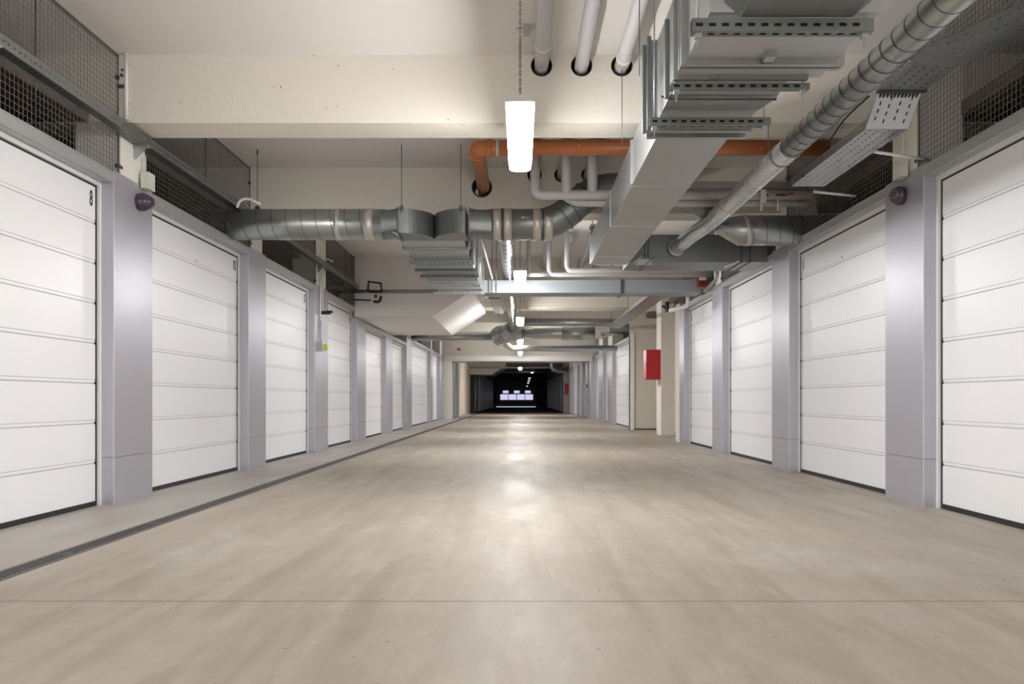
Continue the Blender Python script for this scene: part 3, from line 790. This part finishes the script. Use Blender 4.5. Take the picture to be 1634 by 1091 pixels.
g = MB(); ring(g, (-.22, OY, 3.235), (1, 0, 0), .074, .03, .006); g.build('bright_ring', 'tape', t)
g = MB(); ring(g, (-.30, OY, 3.235), (1, 0, 0), .074, .05, .010); ring(g, (-.42, OY+.16, 3.235), (0, 1, 0), .074, .05, .010); g.build('socket', 'orange', t)
# lagged pipes crossing
HY = 8.02
t = thing('lagged_pipe', 'grey pipe loop crossing behind the big duct, with upright branches, upper one', 'pipe', (1.6, HY, 2.9))
m = MB().tube(fillet([(.155, HY, 3.36), (.155, HY, 2.891), (2.98, HY, 2.895)], .08), .050, 24); m.build('pipe', 'pvc', t)
for x in (.475, .74): MB().tube([(x, HY, 3.45), (x, HY, 2.90)], .052, 20).build('branch', 'pvc', t)
t = thing('lagged_pipe', 'grey pipe just below and behind the upper crossing pipe', 'pipe', (2, 8.0, 2.8))
MB().tube(fillet([(.42, HY+.09, 2.93), (.56, HY+.09, 2.834), (2.98, HY+.09, 2.834)], .1), .042, 20).build('pipe', 'insul', t)
t = thing('valve_group', 'cluster of red and white pipe brackets on the lagged pipes at the right', 'pipe fittings', (2.5, 7.9, 2.85))
g = MB(); random.seed(11)
for k in range(9):
    x = 2.32+random.random()*.62; z = 2.80+random.random()*.13; g.box(x, x+random.uniform(.04, .12), HY-.065, HY-.052, z, z+.012)
g.build('red_mark', 'redm', t)
g = MB()
for x in (2.45, 2.62): g.tube([(x, HY-.06, 2.84), (x, HY-.06, 2.72)], .010, 8)
g.box(2.44, 2.50, HY-.07, HY-.05, 2.80, 2.93); g.build('white_bracket', 'pvcw', t)
# thick pale run above the spiral duct
tag(MB().tube([(1.5, 8.12, 3.0), (2.98, 8.12, 3.0)], .055, 20).build('lagged_pipe', 'insul'), 'thick pale lagged pipe on top of the crossing pipes at the right', 'pipe')
tag(MB().tube([(1.35, 6.45, 3.27), (1.35, 8.3, 3.20)], .05, 20).build('grey_pipe', 'pvc'), 'dark grey pipe in the shade above the big duct, behind the orange pipe', 'pipe')
tag(MB().tube([(1.62, 6.45, 3.25), (1.62, 8.9, 3.22)], .06, 20).build('grey_pipe', 'pvc'), 'wider grey pipe in the shade above the big duct, right one', 'pipe')
# pipes in front of the cross duct
PY = 12.2
t = thing('grey_pipe', 'upper grey crossing pipe with two elbows above the cross duct behind the second lamp', 'pipe', (.8, PY, 2.8))
zc = .8+(637-432)*PY/1250
MB().tube(fillet([(.73, PY, CZ-.05), (.73, PY, zc), (3.0, PY, zc)], .09), .042, 18).build('pipe', 'pvc', t)
t = thing('grey_pipe', 'lower grey crossing pipe with two elbows above the cross duct behind the second lamp', 'pipe', (.5, PY, 2.75))
MB().tube(fillet([(.45, PY+.02, CZ-.05), (.45, PY+.02, zc-.055), (3.0, PY+.02, zc-.055)], .09), .038, 18).build('pipe', 'pvc', t)
MB().tube([(.13, PY+.02, CZ), (.13, PY+.02, zc-.055), ], .036, 18).tube([(.09, PY+.02, zc-.055), (.45, PY+.02, zc-.055)], .036, 18).build('branch', 'pvc', t)
for k, x in enumerate((.44, .78, 1.14, 1.42)):
    tag(MB().tube([(x, 12.4, 3.36), (x, 14.8, 3.30)], .05, 16).build('grey_pipe', 'pvc'), ['first', 'second', 'third', 'fourth'][k]+' from the left of the short shaded pipes entering the third beam', 'pipe')
t = thing('white_pipe', 'white pipe dropping and bending right under the big duct end', 'pipe', (1, 10.25, 2.6))
WY = 10.3
MB().tube(fillet([(.955, WY, 3.10), (.955, WY, 2.595), (1.75, WY, 2.585)], .08), .036, 18).build('pipe', 'pvcw', t)
g = MB()
for x in (1.2, 1.5): ring(g, (x, WY, 2.59), (1, 0, 0), .036, .02, .006, 18)
g.tube([(.955, WY-.03, 3.0), (.955, WY-.03, 3.06)], .05, 12); g.tube([(.955, WY, 3.05), (.955, WY, CZ)], .006, 6); g.build('clamp', 'galvd', t)
# hanging round duct along the centre
KX, KZ = -.175, 2.82
t = round_duct('round_duct', 'slim round duct running away along the centre beside the lamps', [(KX, 8.50, 2.74), (KX, 9.3, KZ), (-.21, 22.2, KZ)], .098, .30, rad=.2)
# far silver elbow and crossing round ducts
t = thing('duct_elbow', 'bulbous silver duct elbow hanging far along the aisle left of centre', 'duct', (-.5, 23, 2.7))
EY = 22.6
MB().tube(fillet([(-.21, 22.1, KZ), (-.42, 22.5, 2.70), (-.65, 22.6, 2.62), (-.62, 23.2, 2.58)], .2), .20, 24).build('elbow_shell', 'galvb', t)
MB().tube([(-.60, EY, 2.66), (-.2, EY, 2.70), (.05, EY, 2.70)], [.27, .24, .16], 28).lathe([(-.27, .01), (-.22, .15), (-.1, .25), (0, .27)], (-.60, EY, 2.66), (1, 0, 0)).build('bulb', 'galvb', t)
tag(MB().tube([(-3.6, EY, 2.58), (-.75, EY, 2.60)], .095, 20).build('round_duct', 'galv'), 'slender round duct from the left wall to the silver elbow', 'duct')
t = thing('round_duct', 'fat bright crossing duct right of the silver elbow', 'duct', (1, EY, 2.7))
MB().tube([(.05, EY, 2.70), (.35, EY, 2.70), (.36, EY, 2.70), (2.15, EY, 2.70)], [.12, .12, .15, .17], 24).build('duct_shell', 'galvb', t)
MB().tube([(1.2, EY, 2.70), (2.15, EY, 2.70)], .185, 24).build('outer_sleeve', 'galv', t)
tag(MB().tube([(.1, 20.9, 2.86), (3.6, 20.9, 2.84)], .10, 20).build('round_duct', 'galv'), 'long dull round duct above the fat bright crossing duct', 'duct')
tag(MB().tube([(-.60, 23.2, 2.56), (-.25, 24.0, 2.36), (2.97, 24.0, 2.36)], [.1, .09, .09], 20).build('round_duct', 'galvb'), 'lowest crossing round duct below the silver elbow', 'duct')
tag(MB().box(-2.55, -2.43, 31.88, 31.9, 2.79, 2.87).build('alarm_sign', 'red'), 'tiny red plate on the wall above the portal', 'sign')
tag(MB().box(2.55, 2.85, 22.4, 22.9, 2.74, 2.95).tube([(2.35, 22.6, 2.60), (2.88, 22.6, 2.76)], .05, 12).tube([(2.3, 22.4, 2.68), (2.95, 22.4, 2.68)], .03, 10).tube([(2.7, 22.6, 2.9), (2.7, 22.6, CZ)], .01, 6).build('pipe_valves', 'galvb'), 'jumble of pale valves where the far crossing ducts meet the right wall', 'pipe fittings')
# ducts seen through the portal
tag(MB().tube(fillet([(1.8, 44, CZ-.06), (1.75, 44, 2.45), (2.66, 44.4, 2.40)], .3), .14, 16).build('round_duct', 'galvb'), 'small silver bent duct seen through the portal at the right', 'duct')
tag(MB().tube([(-2.9, 45.0, 2.62), (2.9, 45.0, 2.62)], .05, 12).build('grey_pipe', 'pvc'), 'thin pipe crossing beyond the portal', 'pipe')
tag(MB().box(-.1, .9, 47.0, 47.2, 2.42, 2.50).tube([(0, 47.1, 2.5), (0, 47.1, CZ)], .01, 6).tube([(.8, 47.1, 2.5), (.8, 47.1, CZ)], .01, 6).build('far_sign', 'pvcw'), 'pale bar hanging in front of the dark stretch', 'sign')

# ---------------------------------------------------------------- cable trays
def tray_seg(m, a, b, wdt, hgt, inner, pitch=.06, sl=.026, sw=.005):
    """sheet tray from a to b (points on its inner lower edge); inner=-1: width extends +x"""
    a = Vector(a); b = Vector(b); d = b-a; Ln = d.length; u = d.normalized(); sx = Vector((1, 0, 0)) if inner < 0 else Vector((-1, 0, 0))
    n = max(1, int((Ln-.03)/pitch)); hol = []
    rows = (.14, .36, .60, .84) if wdt > .15 else (.35, .7)
    for i in range(n):
        for j, r in enumerate(rows):
            o = .012+i*pitch+(.018 if j % 2 else 0)
            if o+sl < Ln: hol.append((o, o+sl, wdt*r-sw, wdt*r+sw))
    m.perf(a, u, sx, Ln, wdt, hol)
    hz = [(.012+i*pitch, .012+i*pitch+.022, hgt*.5-.006, hgt*.5+.006) for i in range(n)]
    m.perf(a, u, (0, 0, 1), Ln, hgt, hz)
    m.perf(a+sx*wdt, u, (0, 0, 1), Ln, hgt, hz)
t = thing('cable_tray', 'narrow perforated cable tray running along the left mesh', 'cable tray', (-2.95, 6, 2.8))
m = MB(); y = 1.6
while y < 14.5:
    tray_seg(m, (-2.985, y, 2.83), (-2.985, min(y+2, 14.5), 2.83), .075, .076, 1, .05); y += 2
m.build('tray_channel', 'galvd', t)
g = MB()
for y in (4.45, 6.25, 8.6, 11.9): g.box(-3.085, -2.975, y, y+.05, 2.815, 2.83); g.prism([(-3.085, 2.83), (-3.085, 2.72), (-2.99, 2.82)], 'y', y+.02, y+.03)
g.build('wall_bracket', 'galvb', t)
g = MB()
for q in range(3): g.tube([(-3.003-.02*q, 1.6, 2.846), (-3.003-.02*q, 14.4, 2.846)], .010, 8)
g.build('cable', 'black', t)
t = thing('cable_tray', 'wide perforated cable tray stepping down at the right of the first beam', 'cable tray', (2.4, 5, 2.8))
W2 = .285; m = MB()
tz = 2.83; bz = 2.636
pts = [(2.70, 4.0, tz), (2.53, 4.40, tz), (2.37, 4.75, tz), (2.365, 5.16, tz)]
for a, b in zip(pts[:-1], pts[1:]): tray_seg(m, a, b, W2, .06, -1)
m.build('upper_run', 'galvd', t)
m = MB(); tray_seg(m, (2.365, 5.17, tz), (2.345, 5.32, bz), W2, .05, -1, .05); m.build('step_plate', 'galvb', t)
m = MB(); tray_seg(m, (2.345, 5.32, bz), (2.335, 6.75, bz), W2, .06, -1); m.build('lower_run', 'galv', t)
MB().box(2.35, 2.67, 5.14, 5.17, tz-.012, tz+.006).build('joint_angle', 'seam', t)
g = MB()
for dx, r in [(.022+.024*q, .0115) for q in range(11)]:
    g.tube(fillet([(p[0]+dx, p[1], p[2]+.016) for p in pts]+[(2.345+dx, 5.36, bz+.022), (2.335+dx, 6.75, bz+.016)], .08, 3), r, 8)
g.tube(fillet([(2.36, 5.3, tz+.02), (2.31, 5.6, tz-.03), (2.35, 6.2, bz+.05)], .2), .006, 6); g.build('cable', 'black', t)
g = MB().tube([(2.60, 5.75, bz-.02), (3.06, 5.85, bz-.05)], .012, 8).tube([(2.62, 7.0, bz+.02), (3.0, 7.0, bz-.02)], .012, 8); g.build('support_arm', 'pvcw', t)
t = thing('cable_tray', 'distant perforated cable tray climbing along the right wall before the recess', 'cable tray', (2.4, 16, 2.6))
m = MB(); tray_seg(m, (2.28, 13.4, bz), (2.25, 20.2, bz), .34, .06, -1, .20, .09, .018); m.build('tray_channel', 'galv', t)
g = MB()
for y in (13.7, 16.5, 19.5): g.tube([(2.27, y, bz), (2.27, y, CZ)], .005, 6)
g.build('hanger_rod', 'seam', t)
MB().box(2.31, 2.58, 13.4, 20.2, bz+.006, bz+.03).build('cable_bundle', 'black', t)
t = thing('cable_tray', 'short bright perforated tray strip right of the white slanted soffit flank', 'cable tray', (-.55, 15, 2.7))
m = MB(); tray_seg(m, (-.58, 13.6, 2.66), (-.58, 18.1, 2.78), .19, .04, -1, .20, .09, .012); m.build('tray_channel', 'galvb', t)
g = MB()
for y in (13.7, 17.9): g.tube([(-.49, y, 2.66), (-.49, y, CZ)], .005, 6)
g.build('hanger_rod', 'seam', t)
g = MB().box(-.62, -.36, 13.6, 13.64, 2.63, 2.655).box(-.60, -.37, 14.5, 14.54, 2.665, 2.68); g.build('cross_bar', 'seam', t)
# white cable loop where the left tray meets the duct
tag(MB().tube(fillet([(-2.93, 8.1, 2.78), (-2.90, 8.1, 2.86), (-2.82, 8.12, 2.885), (-2.70, 8.15, 2.83)], .05), .014, 10).build('conduit_loop', 'pvcw'), 'short white conduit looping from the left tray over the round duct', 'conduit')
# hanger rods of the left round duct
for k, x in enumerate((-2.80,)):
    t = thing('hanger_rod', 'thin rod with a ceiling anchor holding the left end of the round duct', 'rod', (x, AY, 3.0))
    MB().tube([(x, AY, AZ+AR), (x, AY, CZ)], .004, 8).build('rod', 'seam', t); MB().tube([(x, AY, CZ-.05), (x, AY, CZ)], .010, 8).build('anchor', 'seam', t)
    MB().box(x-.02, x+.02, AY-.02, AY+.02, AZ+AR-.005, AZ+AR+.03).build('nut_block', 'black', t)

# ---------------------------------------------------------------- wall-mounted items
def dome(side, y, z, label):
    X = LX if side < 0 else RX
    t = thing('security_camera', label, 'security camera', (X, y, z)); ax = Vector((-side, 0, 0))
    MB().lathe([(0, .001), (0, .070), (.030, .074), (.050, .070), (.052, .066)], (X, y, z), ax, 32).build('base', 'dome', t)
    if side < 0:
        ax2 = Vector((1, -.1, 0)).normalized(); o = Vector((X+.045, y, z))
    else:
        ax2 = Vector((-.75, -.62, .02)).normalized(); o = Vector((X-.04, y, z))
    pr = [(0, .064)]+[(.075*math.sin(a), .064*math.cos(a)) for a in [k*PI/2/8 for k in range(1, 9)]]
    MB().lathe(pr, o, ax2, 32).build('dome', 'dome', t)
    c = o+ax2*.062
    MB().lathe([(0, .034), (.008, .034), (.009, .028), (.004, .024), (.004, .001)], c, ax2, 24).build('lens_ring', 'galvd' if side > 0 else 'dome', t)
    MB().lathe([(0.0, .022), (.008, .020), (.012, .001)], c, ax2, 20).build('lens', 'lens', t)
dome(-1, 6.34, 2.395, 'plum-coloured dome camera on the left pillar beside door 8')
dome(1, 6.10, 2.385, 'plum-coloured dome camera on the right pillar with its lens facing the aisle')
for s, y, X in ((-1, 6.40, LX+.012), (1, 6.05, RX-.012)):
    t = thing('junction_box', 'pale junction box above the %s dome camera' % ('left' if s < 0 else 'right'), 'junction box', (X, y, 2.55))
    sd = -s
    MB().box(X-s*0, X-s*.055, y-.055, y+.055, PT-.03, PT+.10).build('box', 'box', t)
    MB().box(X-s*.055, X-s*.063, y-.058, y+.058, PT-.033, PT+.103).build('cover', 'box', t)
    MB().tube([(X-s*.012, y, PT+.10), (X-s*.012, y, BZ if s > 0 else 2.79)], .006, 8).build('cable', 'pvcw', t)
# hanging socket on the third left pillar
t = thing('hanging_socket', 'grey socket box with a yellow-green plug hanging on white conduit, third left pillar', 'socket', (-3.07, 12.1, 1.6))
XS = LX+.02
MB().tube([(XS, 12.02, 1.70), (XS, 12.02, 3.0)], .013, 8).tube(fillet([(XS, 12.14, 2.15), (XS, 12.14, 2.9), (XS+.06, 12.14, 2.99), (XS+.16, 12.1, 2.93)], .06), .013, 8).build('conduit', 'pvcw', t)
MB().tube([(XS+.01, 12.0, 2.0), (XS+.015, 11.96, 1.75), (XS+.02, 12.0, 1.68)], .008, 6).build('cable', 'pvc', t)
MB().box(LX, XS+.05, 11.93, 12.07, 1.54, 1.68).build('box', 'pvc', t)
MB().box(XS+.035, XS+.11, 12.0, 12.09, 1.555, 1.645).build('plug', 'yellow', t)
t = thing('clamp_bracket', 'small black bracket sticking out of the third left pillar beside the conduit', 'bracket', (-3.06, 12.1, 2.1))
MB().box(LX, LX+.16, 12.06, 12.10, 2.11, 2.16).box(LX+.10, LX+.19, 12.05, 12.11, 2.13, 2.165).build('arm', 'black', t)
# hose frame, horizontal pipe under the third beam
t = thing('pipe_manifold', 'black square pipe frame and valve at the left end of the third beam', 'pipe fittings', (-2.8, 14.4, 2.8))
g = MB(); y = 14.35
def pz(v, D=14.35): return .8+(637-v)*D/1250
def pxx(u, D=14.35): return (u-830)*D/1250
g.tube([(pxx(587), y, pz(465)), (pxx(588), y, pz(449)), (pxx(608), y, pz(452)), (pxx(609), y, pz(466)), (pxx(587), y, pz(465))], .022, 8)
g.tube([(pxx(565), y, pz(478)), (pxx(592), y, pz(479))], .014, 8); g.tube(fillet([(pxx(596), y, pz(481)), (pxx(606), y, pz(482)), (pxx(608), y, pz(472))], .06), .026, 8)
g.build('frame', 'black', t)
MB().box(pxx(597), pxx(602), y-.02, y+.01, pz(475), pz(470)).build('valve', 'redm', t)
t = thing('dark_pipe', 'dark horizontal pipe running right from the black pipe frame under the third beam', 'pipe', (-2, 14.45, 2.75))
MB().tube([(-3.9, 14.45, pz(465, 14.45)), (-.6, 14.45, pz(465, 14.45))], .034, 16).build('pipe', 'galvd', t)
# fire cabinets
def cabinet(x0, x1, y0, y1, z0, z1, label, side=-1):
    t = thing('fire_cabinet', label, 'fire hose cabinet', ((x0+x1)/2, y0, z0))
    MB().box(x0, x1, y0, y1, z0, z1).build('cabinet_body', 'red', t)
    MB().box(x0-.018, x0, y0+.006, y1-.006, z0+.012, z1-.012).build('cabinet_door', 'red', t)
    MB().box(x0-.032, x0-.018, y0+.03, y0+.055, (z0+z1)/2-.04, (z0+z1)/2+.04).build('handle', 'galvb', t)
    MB().box(x0-.012, x1, y0-.004, y0, z1-.02, z1).build('top_lip', 'red', t)
    return t
cabinet(2.845, 3.148, 17.55, 17.95, 1.245, 1.915, 'red fire hose cabinet on the white column at the right')
cabinet(3.60, 3.748, 16.6, 17.2, .95, 1.42, 'thin sliver of a red cabinet in the recess behind the white column')
cabinet(2.62, 2.85, 45.75, 45.99, 1.13, 1.73, 'small distant red cabinet on the wall end beyond the portal')
# valves over the fourth right door
t = thing('alarm_box', 'dark red alarm box among pipes above the fourth right door', 'alarm box', (2.85, 12.6, 2.6))
MB().box(2.80, 2.93, 12.3, 12.45, 2.58, 2.74).build('housing', 'redm', t); MB().box(2.81, 2.92, 12.29, 12.30, 2.67, 2.73).build('label_plate', 'pvcw', t)
MB().lathe([(0, .02), (.02, .02), (.02, 0)], (2.86, 12.30, 2.63), (0, -1, 0), 12).build('knob', 'black', t)
t = thing('pipe_valves', 'white bent pipe and black valve hanging over the white wall end at the right', 'pipe fittings', (2.8, 13, 2.4))
MB().tube(fillet([(2.78, 13.0, 2.72), (2.78, 13.0, 2.34), (2.42, 13.0, 2.26)], .08), .032, 12).build('pipe', 'pvcw', t)
MB().tube([(2.44, 13.0, 2.24), (2.44, 13.0, 2.42)], .035, 12).tube([(2.36, 13.0, 2.35), (2.44, 13.0, 2.30)], .02, 8).build('valve', 'black', t)
tag(MB().tube([(2.9, 12.3, 2.50), (2.98, 11.9, 2.62), (2.95, 11.8, 2.74)], .035, 8).build('foil_bundle', 'galvb'), 'crumpled foil-wrapped pipe end beside the alarm box', 'pipe fittings')
# ceiling anchor beside the lamp chain, conduit at the first beam
tag(MB().box(.02, .07, 5.55, 5.62, 3.40, 3.46).tube([(-.03, 5.58, 3.44), (.03, 5.58, 3.44)], .006, 6).build('ceiling_anchor', 'galvb'), 'small metal anchor on the ceiling beside the near lamp chain', 'bracket')
tag(MB().tube([(-3.035, 6.035, BZ+.02), (-3.035, 6.035, CZ)], .014, 10).build('conduit', 'pvcw'), 'thin white vertical conduit at the left end of the first beam', 'conduit')
t = thing('holed_plate', 'dark anchor bolts beside the mesh at the left end of the first beam', 'bracket', (-3.07, 6.0, 3.3))
MB().box(-3.10, -3.05, 6.02, 6.05, 3.20, 3.22).lathe([(0, .012), (.012, .012), (.012, 0)], (-3.075, 6.05, 3.30), (0, -1, 0), 10).lathe([(0, .009), (.012, .009), (.012, 0)], (-3.07, 6.05, 3.34), (0, -1, 0), 10).build('bolt', 'seam', t)

KEEP = {'wire_grid', 'grating', 'spiral_seam', 'wrapped_seam', 'tray_channel', 'upper_run', 'lower_run', 'step_plate', 'support_rail', 'door_leaf',
        'side_seal', 'frame', 'channel_frame', 'chain', 'door_number', 'lintel', 'pit', 'dome', 'bottom_seal', 'window'}
def split_loose(o):
    me = o.data; n = len(me.vertices); par = list(range(n))
    def find(a):
        while par[a] != a: par[a] = par[par[a]]; a = par[a]
        return a
    for p in me.polygons:
        vs = list(p.vertices); r = find(vs[0])
        for v in vs[1:]: par[find(v)] = r
    isl = {}
    for v in range(n): isl.setdefault(find(v), []).append(v)
    if len(isl) < 2: return
    ks = list(isl); bb = []
    for k in ks:
        c = [me.vertices[v].co for v in isl[k]]
        bb.append([(min(q[i] for q in c)-.002, max(q[i] for q in c)+.002) for i in range(3)])
    cl = list(range(len(ks)))
    def f2(a):
        while cl[a] != a: a = cl[a]
        return a
    for i in range(len(ks)):
        for j in range(i):
            if all(bb[i][k][0] <= bb[j][k][1] and bb[j][k][0] <= bb[i][k][1] for k in range(3)): cl[f2(i)] = f2(j)
    grp = {}
    for i, k in enumerate(ks): grp.setdefault(f2(i), []).append(k)
    if len(grp) < 2 or len(grp) > 24: return
    for ks2 in grp.values():
        S2 = set(ks2); vid = [v for v in range(n) if find(v) in S2]; mp = {v: i for i, v in enumerate(vid)}
        fs = [p for p in me.polygons if p.vertices[0] in mp]
        m2 = bpy.data.meshes.new(o.name); m2.from_pydata([tuple(me.vertices[v].co) for v in vid], [], [[mp[v] for v in p.vertices] for p in fs])
        for mm in me.materials: m2.materials.append(mm)
        m2.polygons.foreach_set('use_smooth', [p.use_smooth for p in fs]); m2.polygons.foreach_set('material_index', [p.material_index for p in fs]); m2.update()
        q = bpy.data.objects.new(o.name.split('.')[0], m2); COL.objects.link(q); q.parent = o.parent
    bpy.data.objects.remove(o)
for o in [o for o in bpy.data.objects if o.type == 'MESH' and o.parent and not o.children and o.name.split('.')[0] not in KEEP]: split_loose(o)
for o in bpy.data.objects:
    if '_loc' in o: del o['_loc']
